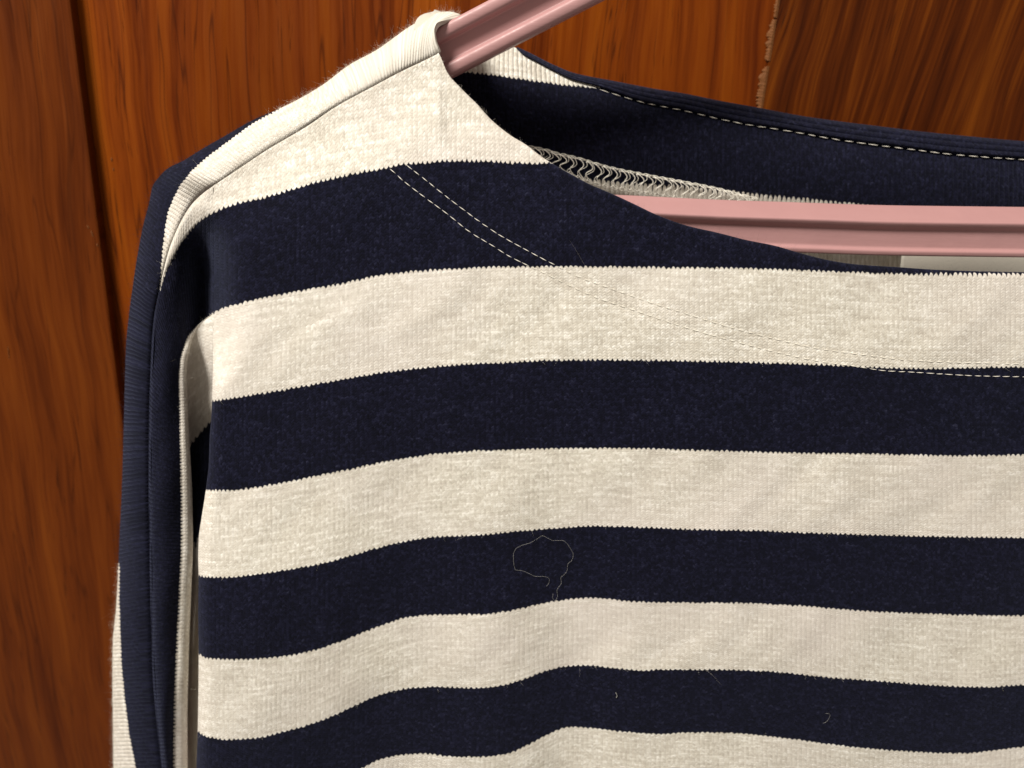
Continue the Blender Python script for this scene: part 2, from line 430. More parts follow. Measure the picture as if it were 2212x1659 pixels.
SEAM = [(946, 116), (910, 134), (878, 149), (800, 190), (725, 231), (666, 271), (577, 324), (487, 384), (460, 402), (443, 414), (413, 443), (386, 488),
        (365, 540), (348, 609), (330, 707), (324, 826), (321, 930), (321, 1050), (322, 1165), (325, 1314), (328, 1433), (337, 1552), (349, 1659), (360, 1760)]
NECK = [(946, 112), (954, 128), (966, 157), (995, 193), (1031, 229), (1061, 262), (1105, 297), (1135, 315), (1165, 338), (1192, 356), (1225, 375), (1269, 399),
        (1329, 425), (1374, 446), (1418, 467), (1481, 490), (1554, 507), (1613, 522), (1673, 534), (1732, 551), (1792, 566), (1851, 575), (1941, 581), (2030, 587), (2119, 590), (2212, 592), (2400, 600)]
Bc = {
 1: [(440, 474), (462, 460), (487, 449), (517, 440), (577, 426), (666, 400), (725, 385), (841, 362), (878, 355), (940, 351), (1000, 348), (1100, 352), (1190, 355), (1300, 352), (1600, 352), (2212, 366), (2400, 370)],
 2: [(440, 692), (460, 677), (477, 667), (507, 658), (551, 647), (641, 629), (730, 614), (823, 594), (900, 586), (1000, 579), (1100, 576), (1202, 575), (1400, 577), (1600, 579), (1800, 586), (2000, 593), (2212, 595), (2400, 596)],
 3: [(420, 874), (458, 867), (537, 855), (611, 843), (652, 836), (730, 822), (823, 806), (900, 797), (1000, 788), (1100, 783), (1200, 779), (1300, 778), (1400, 779), (1600, 783), (1813, 790), (1892, 794), (1972, 797), (2110, 795), (2212, 793), (2400, 790)],
 4: [(420, 1056), (444, 1058), (488, 1059), (533, 1055), (592, 1046), (652, 1034), (711, 1022), (771, 1010), (830, 997), (890, 987), (950, 979), (1042, 973), (1106, 971), (1226, 968), (1345, 968), (1464, 971), (1646, 976), (1732, 978), (1911, 981), (2060, 984), (2212, 982), (2400, 980)],
 5: [(415, 1238), (430, 1244), (458, 1248), (503, 1247), (563, 1240), (652, 1226), (711, 1214), (771, 1197), (830, 1180), (890, 1167), (950, 1160), (1042, 1156), (1077, 1152), (1196, 1142), (1285, 1137), (1374, 1139), (1494, 1144), (1646, 1147), (1703, 1150), (1851, 1155), (2000, 1159), (2212, 1162), (2400, 1163)],
 6: [(415, 1402), (430, 1412), (447, 1421), (507, 1424), (581, 1421), (671, 1406), (745, 1382), (823, 1351), (887, 1332), (947, 1327), (1036, 1327), (1095, 1320), (1155, 1307), (1214, 1296), (1274, 1291), (1319, 1294), (1363, 1299), (1426, 1301), (1575, 1302), (1724, 1308), (1873, 1320), (2022, 1326), (2085, 1328), (2212, 1330), (2400, 1331)],
 7: [(412, 1568), (427, 1580), (447, 1592), (492, 1598), (551, 1595), (611, 1582), (700, 1555), (760, 1528), (825, 1500), (887, 1487), (947, 1484), (1021, 1487), (1080, 1482), (1125, 1470), (1185, 1448), (1229, 1439), (1274, 1438), (1319, 1443), (1393, 1449), (1426, 1447), (1545, 1447), (1664, 1451), (1783, 1463), (1903, 1472), (2022, 1481), (2085, 1484), (2110, 1485), (2212, 1480), (2400, 1470)],
 8: [(412, 1745), (430, 1756), (492, 1772), (560, 1766), (640, 1738), (720, 1690), (783, 1658), (828, 1638), (872, 1630), (917, 1628), (976, 1634), (1036, 1635), (1095, 1628), (1140, 1609), (1185, 1586), (1229, 1570), (1274, 1572), (1333, 1579), (1426, 1585), (1486, 1582), (1575, 1583), (1694, 1594), (1813, 1610), (1932, 1621), (2022, 1626), (2085, 1627), (2110, 1625), (2212, 1613), (2400, 1600)],
}
Bf = {k: byx(v) for k, v in Bc.items()}
Bf[9] = lambda x: Bf[8](x) + 128.0
Bf[10] = lambda x: Bf[8](x) + 250.0
seam_y = byx([p for p in SEAM if p[0] >= 443 and p[1] < 420])
neck_y = byx(NECK)
def ytop(x): return np.where(x < 946, seam_y(np.minimum(x, 946)), neck_y(np.maximum(x, 946)))
edge_x = pchip([0, 690, 868, 906, 942, 1001, 1031, 1076, 1120, 1165, 1210, 1245, 1320, 1412, 1580, 1659, 1800],
               [460, 460, 458, 456, 453, 451, 448, 442, 435, 429, 428, 429, 428, 429, 427, 424, 420])
def stripe_t(x, y):
    t = 1.0 - (Bf[1](x) - y) / 300.0
    for k in range(1, 10):
        b0, b1 = Bf[k](x), Bf[k + 1](x)
        t = np.where(y >= b0, k + (y - b0) / (b1 - b0), t)
    return t

ROW_LOW = [(841, 363), (867, 387), (917, 426), (966, 462), (1016, 502), (1066, 532), (1097, 552), (1137, 572), (1173, 589), (1216, 610), (1256, 629), (1296, 646), (1345, 662), (1395, 679), (1454, 699), (1520, 719), (1600, 741), (1690, 764), (1773, 781), (1853, 792), (1912, 801), (1972, 804), (2051, 809), (2110, 812), (2212, 814), (2330, 816)]
ROW_UP = [(876, 355), (917, 387), (962, 423), (996, 449), (1046, 486), (1086, 512), (1135, 539), (1172, 559), (1204, 575), (1236, 592), (1276, 608), (1315, 622), (1355, 636), (1415, 657), (1474, 675), (1530, 693), (1610, 716), (1690, 736), (1773, 754), (1853, 765), (1952, 777), (2011, 781), (2150, 785), (2212, 786), (2330, 787)]

xg = np.arange(300.0, 2500.0, 2.0)
b7 = Bf[7](xg); kern = np.exp(-0.5 * (np.arange(-300, 301) * 2.0 / 210.0) ** 2); kern /= kern.sum()
dev = b7 - np.convolve(np.pad(b7, 300, mode='edge'), kern, 'valid')
kern2 = np.exp(-0.5 * (np.arange(-20, 21) * 2.0 / 14.0) ** 2); kern2 /= kern2.sum()
dev = np.convolve(np.pad(dev, 20, mode='edge'), kern2, 'valid')
Ybase = pchip([0, 120, 400, 600, 900, 1300, 1800], [0.013, 0.011, 0.005, 0.001, -0.004, -0.010, -0.017])
def front_depth(x, y):
    Y = Ybase(y)
    below = np.maximum(y - ytop(x), 0)
    Y = Y + 0.0030 * np.exp(-(below / 130.0) ** 2) * (1 - sstep(900, 1250, x)) * (1 - 0.25 * sstep(460, 700, x))
    # shoulder slopes back towards the sleeve
    Y = Y + 0.0230 * np.exp(-((x - 425) / 52.0) ** 2) * sstep(440, 600, y) * (1 - sstep(660, 860, y))
    # vertical drape folds below the chest
    Y = Y - 0.00007 * np.interp(x, xg, dev) * sstep(850, 1500, y)
    Y = Y + 0.0007 * np.sin(x / 150.0 + 0.4) * sstep(700, 1300, y)
    # limp unevenness of the cloth
    Y = Y + 0.00022 * np.sin(x / 61 + y / 97 + 1.3) * np.sin(y / 73 - x / 140) + 0.00012 * np.sin(x / 27 + 0.3 * np.sin(y / 40)) * np.sin(y / 33 + 2)
    Y = Y + 0.00010 * np.sin(x / 19.0 + 2.1 * np.sin(y / 57.0)) * np.sin(y / 23.0 + 1.7 * np.sin(x / 88.0)) * (0.5 + 0.5 * np.sin(x / 240.0 + y / 170.0))
    for row_ in (ROW_LOW, ROW_UP):
        dd = dist_to(row_, x, y)
        Y = Y + 0.00006 * np.exp(-(dd / 5.0) ** 2) * (1 + 0.35 * np.sin(x / 10.0)) * sstep(840, 900, x)
    # cloth turns in towards its side edge
    e = edge_x(y); R = 30.0 * sstep(700, 880, y)
    q = np.clip((e + R - x) / np.maximum(R, 1e-3), 0, 1)
    Y = Y + R * 0.0001 * 1.1 * (1 - np.sqrt(np.maximum(1 - q * q, 0)))
    return Y

# ---- front panel
ncol, nrow = 470, 330
cq = np.linspace(0, 1, ncol) ** 1.18
rq = np.linspace(0, 1, nrow)
x0 = 460 + cq * (2330 - 460)
roll_w = sstep(950, 1000, x0)
top = ytop(x0) + 10.0 * roll_w
yy = top[None, :] + rq[:, None] * (1790 - top[None, :])
xx = edge_x(yy) + cq[None, :] * (2330 - edge_x(yy))
Yd = front_depth(xx, yy)
Pf = unp(xx, yy, Yd)
WALE = 10.5
Sf = xx / WALE
# the side edge squeezes the wales together
Sf = Sf - 2.2 * np.exp(-np.maximum(xx - edge_x(yy), 0) / 26.0) * sstep(750, 900, yy)
Tf = stripe_t(xx, yy)
# rolled neck edge: over the top and down inside
rows_P, rows_S, rows_T = [], [], []
rad = 0.0012
for a_ in list(np.linspace(180, 20, 8)) :
    r_ = math.radians(a_)
    off = np.array([0, 1, 0]) * rad * (1 - math.cos(r_)) + np.array([0, 0, 1.0]) * rad * math.sin(r_)
    rows_P.append(Pf[0] + off[None, :] * roll_w[:, None]); rows_S.append(Sf[0]); rows_T.append(Tf[0] - 0.036 * (r_ * roll_w))
inner = rows_P[0] + np.array([0, 0.0006, -0.006])[None, :] * roll_w[:, None]
Pfull = np.concatenate([inner[None], np.array(rows_P), Pf])
Sfull = np.concatenate([Sf[:1], np.array(rows_S), Sf]); Tfull = np.concatenate([rows_T[0][None] - 0.25, np.array(rows_T), Tf])
Tfull = np.maximum(Tfull, 0.05)
# side edge curls behind
wrap_P, wrap_S, wrap_T = [], [], []
G = sstep(690, 880, np.concatenate([np.full(9, 100.0), yy[:, 0]]))
for a_ in np.linspace(150, 20, 6):
    r_ = math.radians(a_)
    off = np.stack([G * 0.0022 * (1 - math.cos(r_)) * 1.2, G * 0.0026 * math.sin(r_) * 1.3 + G * 0.0005, 0 * G], -1)
    wrap_P.append(Pfull[:, 0] + off); wrap_S.append(Sfull[:, 0] - 2.6 * r_ * G); wrap_T.append(Tfull[:, 0])
Pall = np.concatenate([np.stack(wrap_P, 1), Pfull], 1)
Sall = np.concatenate([np.stack(wrap_S, 1), Sfull], 1); Tall = np.concatenate([np.stack(wrap_T, 1), Tfull], 1)
front = grid("front_panel", Pall - SL, Sall, Tall, M_KNIT, shirt)

# ---- sleeve front, from the shoulder down
SEAM_S = [(460, 402)] + [p for p in SEAM if p[1] > 405]
B1S = [(460, 460), (432, 478), (403, 510), (379, 546), (362, 579), (351, 609), (342, 650), (335, 707), (329, 826), (326, 930), (326, 1050), (327, 1165), (330, 1314), (333, 1433), (342, 1552), (354, 1659), (365, 1760)]
B2S = [(460, 677), (432, 698), (415, 716), (403, 733), (395, 757), (389, 781), (386, 826), (387, 870), (388, 930), (390, 1050), (391, 1165), (386, 1284), (379, 1433), (375, 1552), (374, 1659), (373, 1760)]
def common(pl, ends):
    """resample a line so that equal fractions mean equal way down the sleeve"""
    f, L = curve(pl); t = np.linspace(0, 1, 1500); q = f(t)
    return f, t, q
ns = 300
sq = np.linspace(0, 1, ns)
def sample(pl, ctrl):
    """ctrl: pairs (column fraction, photo height) that line the rows up"""
    f, L = curve(pl); t = np.linspace(0, 1, 3000); q = f(t)
    hs = np.maximum.accumulate(q[:, 1] + np.arange(3000) * 1e-6)
    y = pchip([c[0] for c in ctrl], [c[1] for c in ctrl])(sq)
    return np.stack([np.interp(y, hs, q[:, 0]), y], -1)
RS = sample(SEAM_S, [(0, 402), (0.10, 443), (0.22, 540), (0.35, 707), (0.6, 1050), (1, 1760)])
R1 = sample(B1S, [(0, 460), (0.10, 496), (0.22, 590), (0.35, 725), (0.6, 1055), (1, 1760)])
R2 = sample(B2S, [(0, 677), (0.10, 701), (0.22, 757), (0.35, 826), (0.6, 1070), (1, 1760)])
seamY = pchip([0, 0.10, 0.22, 0.35, 0.6, 1.0], [float(front_depth(np.array(460.), np.array(402.))), 0.0130, 0.0115, 0.0105, 0.0070, 0.0010])
b2Y = pchip([0, 0.10, 0.22, 0.35, 0.6, 1.0], [float(front_depth(np.array(460.), np.array(677.))), 0.0150, 0.0115, 0.0105, 0.0080, 0.0025])
na, nb = 16, 44
jr = []
for j in range(na): jr.append((0, j / na))
for j in range(nb + 1): jr.append((1, j / nb))
PS, SS, TS = [], [], []
after = sstep(0.255, 0.30, sq)
tA = np.where(sq < 0.27, 1 - np.hypot(*(R1 - RS).T) / 300.0, 1.0); tA = tA * (1 - after) + 1.10 * after
tB = 1.0 * (1 - after) + 1.16 * after
sl_len = np.concatenate([[0], np.cumsum(np.hypot(*np.diff((R1 + R2) / 2, axis=0).T))])
nrows_total = len(jr)
for (blk, q) in jr:
    if blk == 0: uvp = RS * (1 - q) + R1 * q; t = tA * (1 - q) + tB * q
    else: uvp = R1 * (1 - q) + R2 * q; t = tB * (1 - q) + 2.0 * q
    full = np.hypot(*(uvp - RS).T) / (np.hypot(*(R2 - RS).T) + 1e-6)
    Y = seamY(sq) * (1 - full) + b2Y(sq) * full - 0.0014 * np.sin(np.pi * full) * sstep(0.05, 0.3, sq)
    wb = sstep(0.0, 0.20, sq)
    Y = front_depth(uvp[:, 0], uvp[:, 1]) * (1 - wb) + Y * wb
    # the pressed crease: cloth dips into it
    Y = Y + 0.0012 * np.exp(-(np.hypot(*(uvp - RS).T) / 7.0) ** 2) * sstep(0.0, 0.1, sq)
    Y = Y + 0.0002 * np.sin(uvp[:, 1] / 37.0 + q * 3)
    PS.append(unp(uvp[:, 0], uvp[:, 1], Y)); SS.append(460 / WALE - sl_len / 8.2); TS.append(t)
PS, SS, TS = np.array(PS), np.array(SS), np.array(TS)
# underside rim: turns back into the hollow beside the body
rim_w = pchip([0, 0.08, 0.2, 0.35, 0.45, 0.6, 0.75, 1.0], [0.5, 4, 14, 17, 19, 25, 27, 33])(sq)
rim_w = np.where(sq < 0.9, rim_w, rim_w)
rimP, rimS, rimT = [], [], []
for k_, a_ in enumerate(np.linspace(12, 165, 12)):
    r_ = math.radians(a_)
    u_ = R2[:, 0] + rim_w * (math.sin(r_) if a_ <= 90 else 1 - 0.45 * (1 - math.sin(r_)))
    dY = 0.00016 * rim_w * (1 - math.cos(r_)) - 0.0007 * math.sin(r_) * sstep(0.08, 0.3, sq)
    rimP.append(unp(u_, R2[:, 1], b2Y(sq) + dY + 0.0002 * np.sin(R2[:, 1] / 37.0 + 3)))
    rimS.append(SS[0]); rimT.append(2.0 + 0.10 * r_ / 1.0 + 0 * sq)
SLV_P = np.concatenate([PS, np.array(rimP)]); SLV_S = np.concatenate([SS, np.array(rimS)]); SLV_T = np.concatenate([TS, np.array(rimT)])
SLV_T = np.maximum(SLV_T, 0.05)
sleeve = grid("sleeve", SLV_P - SL, SLV_S, SLV_T, M_KNIT, shirt, flip=True, rib=0.9 * sstep(0.02, 0.3, sq)[None, :] * np.where(np.arange(len(SLV_P)) < len(PS), 1.0, 0.15)[:, None])

# ---- underarm hollow between sleeve and body
yh = np.concatenate([np.linspace(677, 870, 70), np.linspace(873, 1760, 120)])
ch = np.linspace(0, 1, 40)
fB2, tB2, qB2 = common(B2S, None)
xl = np.interp(yh, np.maximum.accumulate(qB2[:, 1] + np.arange(1500) * 1e-6), qB2[:, 0])
xl = xl - 2.0 * sstep(720, 800, yh)
xr = edge_x(yh) + 1.5 + 40 * sstep(850, 960, yh)
Xh = xl[:, None] + ch[None, :] * (xr - xl)[:, None]; Yh_ = np.repeat(yh[:, None], 40, 1)
# across the arc the cloth hangs in a shallow bag
dl = np.interp(yh, np.interp(np.linspace(0, 1, ns), sq, R2[:, 1]), b2Y(sq)) + 0.0004 + 0.012 * sstep(820, 1000, yh)
dr = front_depth(np.maximum(edge_x(yh) + 0.5, 0) + 31 * sstep(700, 880, yh), yh) + 0.0190 * sstep(682, 850, yh)
Dh = dl[:, None] * (1 - ch) + dr[:, None] * ch + 0.0045 * np.sin(np.pi * ch ** 0.7)[None, :] * sstep(690, 780, yh)[:, None]
Ph = unp(Xh, Yh_, Dh)
B3S = [(500, 872), (470, 897), (454, 911), (438, 930), (420, 951), (405, 972), (380, 1000), (340, 1040)]
B4S = [(500, 1120), (460, 1135), (430, 1158), (405, 1190), (380, 1215), (340, 1240)]
d3, d4 = -dist_to(B3S, Xh, Yh_), -dist_to(B4S, Xh, Yh_)
Th = np.where(d3 < 0, 3 + d3 / 215.0, np.where(d4 < 0, 3 + d3 / (d3 - d4 + 1e-6), 4 + np.minimum(d4 / 900.0, 0.9)))
Th = np.where(d3 < 0, np.maximum(Th, 2.06), Th)
hollow = grid("underarm", Ph - SL, Xh / 9.0 + 3, Th, M_KNIT, shirt)

# ---- shoulder top and sleeve back: wraps over the hanger and away
SIL = [(997, 33), (982, 27), (966, 25), (942, 28), (912, 42), (878, 62), (853, 80), (815, 107), (755, 140), (696, 184), (636, 219), (603, 235), (547, 259), (487, 293), (428, 327), (398, 346), (362, 364), (343, 383), (330, 402),
       (322, 440), (310, 484), (296, 558), (287, 617), (279, 677), (272, 751), (269, 856), (267, 930), (263, 1060), (258, 1165), (255, 1240), (251, 1314), (244, 1388), (243, 1463), (244, 1552), (245, 1659), (246, 1760)]
BB = [(640, 205), (603, 235), (547, 265), (487, 309), (443, 342), (413, 369), (389, 399), (374, 429), (362, 458), (355, 498), (351, 537), (348, 573), (347, 608), (352, 660)]
BB2 = [(240, 1150), (259, 1225), (258, 1290), (260, 1358), (263, 1433), (270, 1507), (279, 1582), (291, 1641), (300, 1690), (312, 1760)]
nsp = 520
pq = np.linspace(0, 1, nsp)
def resample(pl, ctrl):
    """ctrl: (fraction, photo point nearest) pairs"""
    f, L = curve(pl); t = np.linspace(0, 1, 6000); q = f(t)
    tk = [t[np.argmin(np.hypot(q[:, 0] - c[1][0], q[:, 1] - c[1][1]))] for c in ctrl]
    return f(pchip([c[0] for c in ctrl], tk)(pq))
CR = resample(SEAM, [(0, (946, 116)), (0.12, (800, 190)), (0.24, (577, 324)), (0.32, (443, 414)), (0.40, (365, 540)), (0.5, (330, 707)), (0.65, (321, 1050)), (1, (360, 1760))])
SI = resample(SIL, [(0, (997, 33)), (0.12, (775, 128)), (0.24, (530, 266)), (0.32, (362, 364)), (0.40, (310, 484)), (0.5, (279, 677)), (0.65, (263, 1060)), (1, (246, 1760))])
# depth of the crease, along the whole line
crx = CR
seam_s_depth = np.interp(CR[:, 1], RS[:, 1], seamY(sq) + 0.0012 * sstep(0.0, 0.1, sq))
seam_b_depth = front_depth(np.clip(CR[:, 0], 460, 946), np.minimum(CR[:, 1], 402))
YC = np.where(CR[:, 0] > 460, seam_b_depth, seam_s_depth)
YC = np.convolve(np.pad(YC, 6, mode='edge'), np.ones(13) / 13, 'valid')
RB = np.interp(pq, [0, 0.2, 0.32, 0.5, 1], [0.0105, 0.0105, 0.0105, 0.0115, 0.0125])
fr = np.sin(np.linspace(0, np.pi / 2, 30)) 
endc = pchip([0, 0.18, 0.36, 0.55, 0.75, 0.9, 1.0], [946, 937, 934.5, 939, 956, 978, 997]), pchip([0, 0.18, 0.36, 0.55, 0.75, 0.9, 1.0], [116, 92, 74, 56, 42, 36, 33])
along = np.concatenate([[0], np.cumsum(np.hypot(*np.diff((CR + SI) / 2, axis=0).T))])
PB, SB, TB = [], [], []
for v in np.concatenate([fr]):
    uvp = CR * (1 - v) + SI * v
    base0 = uvp[0].copy(); e0 = np.array([endc[0](v), endc[1](v)])
    fall = np.exp(-along / 34.0)[:, None]
    uvp = uvp + (e0 - base0)[None, :] * fall
    Y = YC + RB * (1 - math.sqrt(max(1 - v * v, 0)))
    dpx = np.hypot(*(uvp - CR).T)
    Y = Y + 0.0004 * np.exp(-(dpx / 4.0) ** 2)
    Y = Y + 0.00018 * np.sin(along / 41.0 + 2 * v)
    PB.append(unp(uvp[:, 0], uvp[:, 1], Y)); SB.append(along / 8.4)
    d1 = dist_to(BB, uvp[:, 0], uvp[:, 1]); d2 = -dist_to(BB2, uvp[:, 0], uvp[:, 1])
    navy1 = d1 > 0
    t = np.where(d1 < 0, 1 + d1 / 150.0, 1 + 0.5 * np.minimum(d1 / 40.0, 1))
    # lower sleeve: second border with cream on the outside
    low = uvp[:, 1] > 620
    past = d2 < 0
    t = np.where(low, 1.5, t)
    t2 = np.where(d2 < 0, 2 - d2 / 150.0, 2 - 0.5 * np.minimum(d2 / 40.0, 1))
    t = np.where(uvp[:, 1] > 1000, t2, t)
    TB.append(np.clip(t, 0.05, 2.95))
# over the top and down the far side
last_uv = uvp.copy()
inward = (CR - SI); inward = inward / (np.hypot(*inward.T)[:, None] + 1e-6)
for k_, a_ in enumerate(np.linspace(15, 150, 10)):
    r_ = math.radians(a_)
    uvp = last_uv + inward * (34.0 * (1 - math.cos(r_)) * (1 - np.exp(-along / 90.0)))[:, None]
    Y = YC + RB + 0.011 * math.sin(min(r_, math.pi / 2)) + 0.006 * max(0, a_ - 90) / 60
    PB.append(unp(uvp[:, 0], uvp[:, 1], Y)); SB.append(along / 8.4); TB.append(TB[29] + 0 * Y)
PB, SB, TB = np.array(PB), np.array(SB), np.array(TB)
# neck end: the hem is turned under
tg = PB[:, 0] - PB[:, 3]; tg /= np.linalg.norm(tg, axis=1)[:, None] + 1e-9
ins = unp(968, 84, YH + 0.001)[None] - PB[:, 0]; ins -= (ins * tg).sum(1)[:, None] * tg; ins /= np.linalg.norm(ins, axis=1)[:, None] + 1e-9
curl = [PB[:, 0] - tg * 0.006 + ins * 0.0016]
for a_ in np.linspace(180, 20, 7):
    r_ = math.radians(a_); curl.append(PB[:, 0] + tg * 0.0008 * math.sin(r_) + ins * 0.0008 * (1 - math.cos(r_)))
PB_full = np.concatenate([np.stack(curl, 1), PB], 1)
SB_full = np.concatenate([np.stack([SB[:, 0] - 0.25 * (8 - k_) for k_ in range(8)], 1), SB], 1)
TB_full = np.concatenate([np.stack([TB[:, 0]] * 8, 1), TB], 1)
shoulder = grid("shoulder_and_sleeve_back", PB_full - SL, SB_full, TB_full, M_KNIT, shirt, rib=0.9)

# ---- inside of the back, seen through the neck
KTOP = [(945, 78), (1000, 80), (1040, 84), (1100, 98), (1135, 113), (1195, 143), (1240, 161), (1329, 179), (1418, 196), (1481, 206), (1554, 221), (1643, 237), (1732, 254), (1822, 267), (1911, 278), (2000, 289), (2089, 298), (2212, 309), (2400, 322)]
K = byx(KTOP)
C1 = byx([(900, 146), (960, 151), (990, 155), (1040, 160), (1130, 172), (1240, 186), (1330, 192), (1500, 200), (2212, 225), (2400, 230)])
C2 = byx([(900, 300), (1050, 330), (1193, 366), (1265, 384), (1330, 392), (1400, 397), (1480, 402), (1554, 409), (1613, 416), (1703, 425), (1792, 434), (1881, 443), (2212, 470), (2400, 480)])
xb = np.arange(945, 2360, 5.0); rb = np.linspace(0, 1, 150)
Xb = np.repeat(xb[None], 150, 0); Kb = K(np.maximum(xb, 945)); Ybk = Kb[None] + rb[:, None] * (1150 - Kb[None])
def back_depth(x, y):
    k = K(np.maximum(x, 945)); q = y - k
    Y = 0.0455 - 0.0105 * (1 - np.exp(-np.maximum(q, 0) / 70.0)) + 0.005 * sstep(70, 330, q) + 0.006 * sstep(236, 330, q) - 0.004 * sstep(1500, 960, x)
    return Y + 0.0004 * np.sin(x / 90.0)
Yb_ = back_depth(Xb, Ybk)
c1, c2 = C1(Xb), C2(Xb)
Tb = np.where(Ybk < c1, 3 - (c1 - Ybk) / 220.0, np.where(Ybk < c2, 3 + (Ybk - c1) / (c2 - c1), 4 + (Ybk - c2) / 700.0))
back = grid("back_panel", unp(Xb, Ybk, Yb_) - SL, Xb / 10.0, Tb, M_KNIT, shirt, rib=1.3)

# turned neck hem of the back: three stitched cords along the edge
HEMLOW = byx([(1118, 107), (1130, 117), (1165, 136), (1195, 152), (1240, 173), (1290, 186), (1330, 200), (1388, 219), (1481, 237), (1554, 254), (1613, 266), (1703, 280), (1792, 296), (1881, 309), (1970, 320), (2060, 331), (2149, 338), (2212, 342), (2400, 352)])
xh2 = np.arange(1116, 2360, 4.0); nh = 34
rows_p, rows_s, rows_t = [], [], []
k_, l_ = K(xh2) - 2.5, HEMLOW(xh2)
for i in range(nh):
    q = i / (nh - 1)
    y = k_ + (l_ - k_) * q
    w = np.clip((l_ - k_) / 36.0, 0.1, 1)
    Y = back_depth(xh2, y) - 0.0013 - w * 0.0006 * np.abs(np.sin(math.pi * 3 * q + 0.15)) ** 0.7
    Y = Y + 0.0018 * np.exp(-(y - k_) / 4.0) + 0.0004 * np.exp(-(l_ - y) / 3.0)
    rows_p.append(unp(xh2, y, Y)); rows_s.append(xh2 / 10.0 + 0.5); rows_t.append(np.full_like(xh2, 3.3 + 0.2 * q))
# over the top edge to the outside
topo = rows_p[0]
for dy, dz in ((0.0012, 0.0002), (0.0022, -0.0008), (0.0026, -0.0060)):
    rows_p.insert(0, topo + np.array([0, dy, dz])); rows_s.insert(0, xh2 / 10.0 + 0.5); rows_t.insert(0, np.full_like(xh2, 3.3))
hem = grid("neck_hem", np.array(rows_p) - SL, np.array(rows_s), np.array(rows_t), M_KNIT, shirt)

# woven label inside the back, below the hanger bar
lx = np.linspace(1950, 2330, 60); ly = np.linspace(470, 760, 30)
LX = np.repeat(lx[None], 30, 0); LY = np.repeat(ly[:, None], 60, 1)
LX = LX - 7 * (LY - 545) / 60.0 * (1 - (LX - 1950) / 380)
LYd = 0.0345 + 0.0006 * np.sin(LX / 70)
label = grid("inner_label", unp(LX, LY, LYd) - SL, LX / 10, LY / 10, M_LABEL, shirt)
lm = label.modifiers.new("label_thickness", 'SOLIDIFY'); lm.thickness = 0.0006; lm.offset = -1

# ------------------------------------------------------------------ stitching
def unit_stitch():
    xs = np.linspace(-0.5, 0.5, 5)
    r = np.array([0.35, 0.85, 1.0, 0.85, 0.35]); lift = np.array([-0.9, 0.1, 0.45, 0.1, -0.9])
    V, F = [], []
    for x, rr, l in zip(xs, r, lift):
        for a_ in np.linspace(0, 2 * np.pi, 5, endpoint=False):
            V.append((x, rr * math.cos(a_), rr * math.sin(a_) + l))
    for i in range(4):
        for j in range(5):
            k = (j + 1) % 5; F.append((i*5+j, (i+1)*5+j, (i+1)*5+k, i*5+k))
    F.append((0, 1, 2, 3, 4)); F.append((24, 23, 22, 21, 20))
    me = mesh_of("stitch", V, F); me.materials.append(M_THREAD); return me
ST = unit_stitch()
def stitch_row(pts, depth_fn, pitch, ratio, rad, parent, lift):
    f, L = curve(pts); n = int(L / pitch)
    for i in range(n):
        t = (i + 0.5 + random.uniform(-0.06, 0.06)) / n
        hl = 0.5 * ratio * pitch / L * random.uniform(0.9, 1.1)
        a_, b_ = f(t - hl), f(t + hl)
        jit = np.array([random.uniform(-0.5, 0.5), random.uniform(-0.5, 0.5)])
        a_, b_ = a_ + jit, b_ - jit
        pa = unp(a_[0], a_[1], depth_fn(np.array(a_[0]), np.array(a_[1])) - lift)
        pb = unp(b_[0], b_[1], depth_fn(np.array(b_[0]), np.array(b_[1])) - lift)
        ex = pb - pa; ln = np.linalg.norm(ex); ex /= ln
        nz = np.array([0, -1.0, 0]); nz -= ex * (nz @ ex); nz /= np.linalg.norm(nz)
        ey = np.cross(nz, ex)
        o = bpy.data.objects.new("stitch", ST); COL.objects.link(o); o.parent = parent
        c_ = (pa + pb) / 2 - SL
        o.matrix_local = Matrix(((ex[0]*ln, ey[0]*rad, nz[0]*rad, c_[0]), (ex[1]*ln, ey[1]*rad, nz[1]*rad, c_[1]), (ex[2]*ln, ey[2]*rad, nz[2]*rad, c_[2]), (0, 0, 0, 1)))
stitch_row(ROW_LOW, front_depth, 20.5, 0.76, 0.000090, front, 0.00008)
stitch_row(ROW_UP, front_depth, 20.5, 0.76, 0.000090, front, 0.00008)
ROW_HEM = [(1240, 179), (1284, 190), (1329, 204), (1388, 221), (1481, 240), (1554, 257), (1613, 269), (1703, 283), (1792, 299), (1881, 312), (1970, 323), (2060, 334), (2149, 341), (2212, 345), (2330, 352)]
stitch_row(ROW_HEM, lambda x, y: back_depth(x, y) - 0.0004, 26.5, 0.74, 0.00010, back, 0.0003)

# overlocked seam inside the back: chains and looping threads
UPC = byx([(1100, 306), (1138, 316), (1175, 323), (1205, 332), (1245, 341), (1317, 362), (1400, 379), (1480, 394), (1550, 408), (1600, 421), (1680, 440)])
LOC = byx([(1100, 330), (1193, 362), (1231, 376), (1265, 391), (1317, 404), (1400, 418), (1480, 432), (1560, 446), (1680, 465)])
overlock = None
def ov(u, v, lift): return unp(u, v, back_depth(np.asarray(u, float), np.asarray(v, float)) - lift)
xs = np.arange(1110, 1640, 2.0)
parts = []
for ph, am, lf in ((0.0, 2.6, 0.0009), (math.pi, 2.6, 0.0011), (1.6, 1.6, 0.0013)):
    p = ov(xs, UPC(xs) + am * np.sin(xs / 17.8 * 2 * math.pi * 0.5 + ph), lf + 0.0002 * np.cos(xs / 8.9 * math.pi + ph))
    parts.append(tube_arrays(p, 0.000095, 5))
for ph in (0.0, math.pi):
    p = ov(xs, LOC(xs) + 3.0 * np.sin(xs / 17.8 * math.pi + ph), 0.0011)
    parts.append(tube_arrays(p, 0.000095, 5))
V, F = merge(parts)
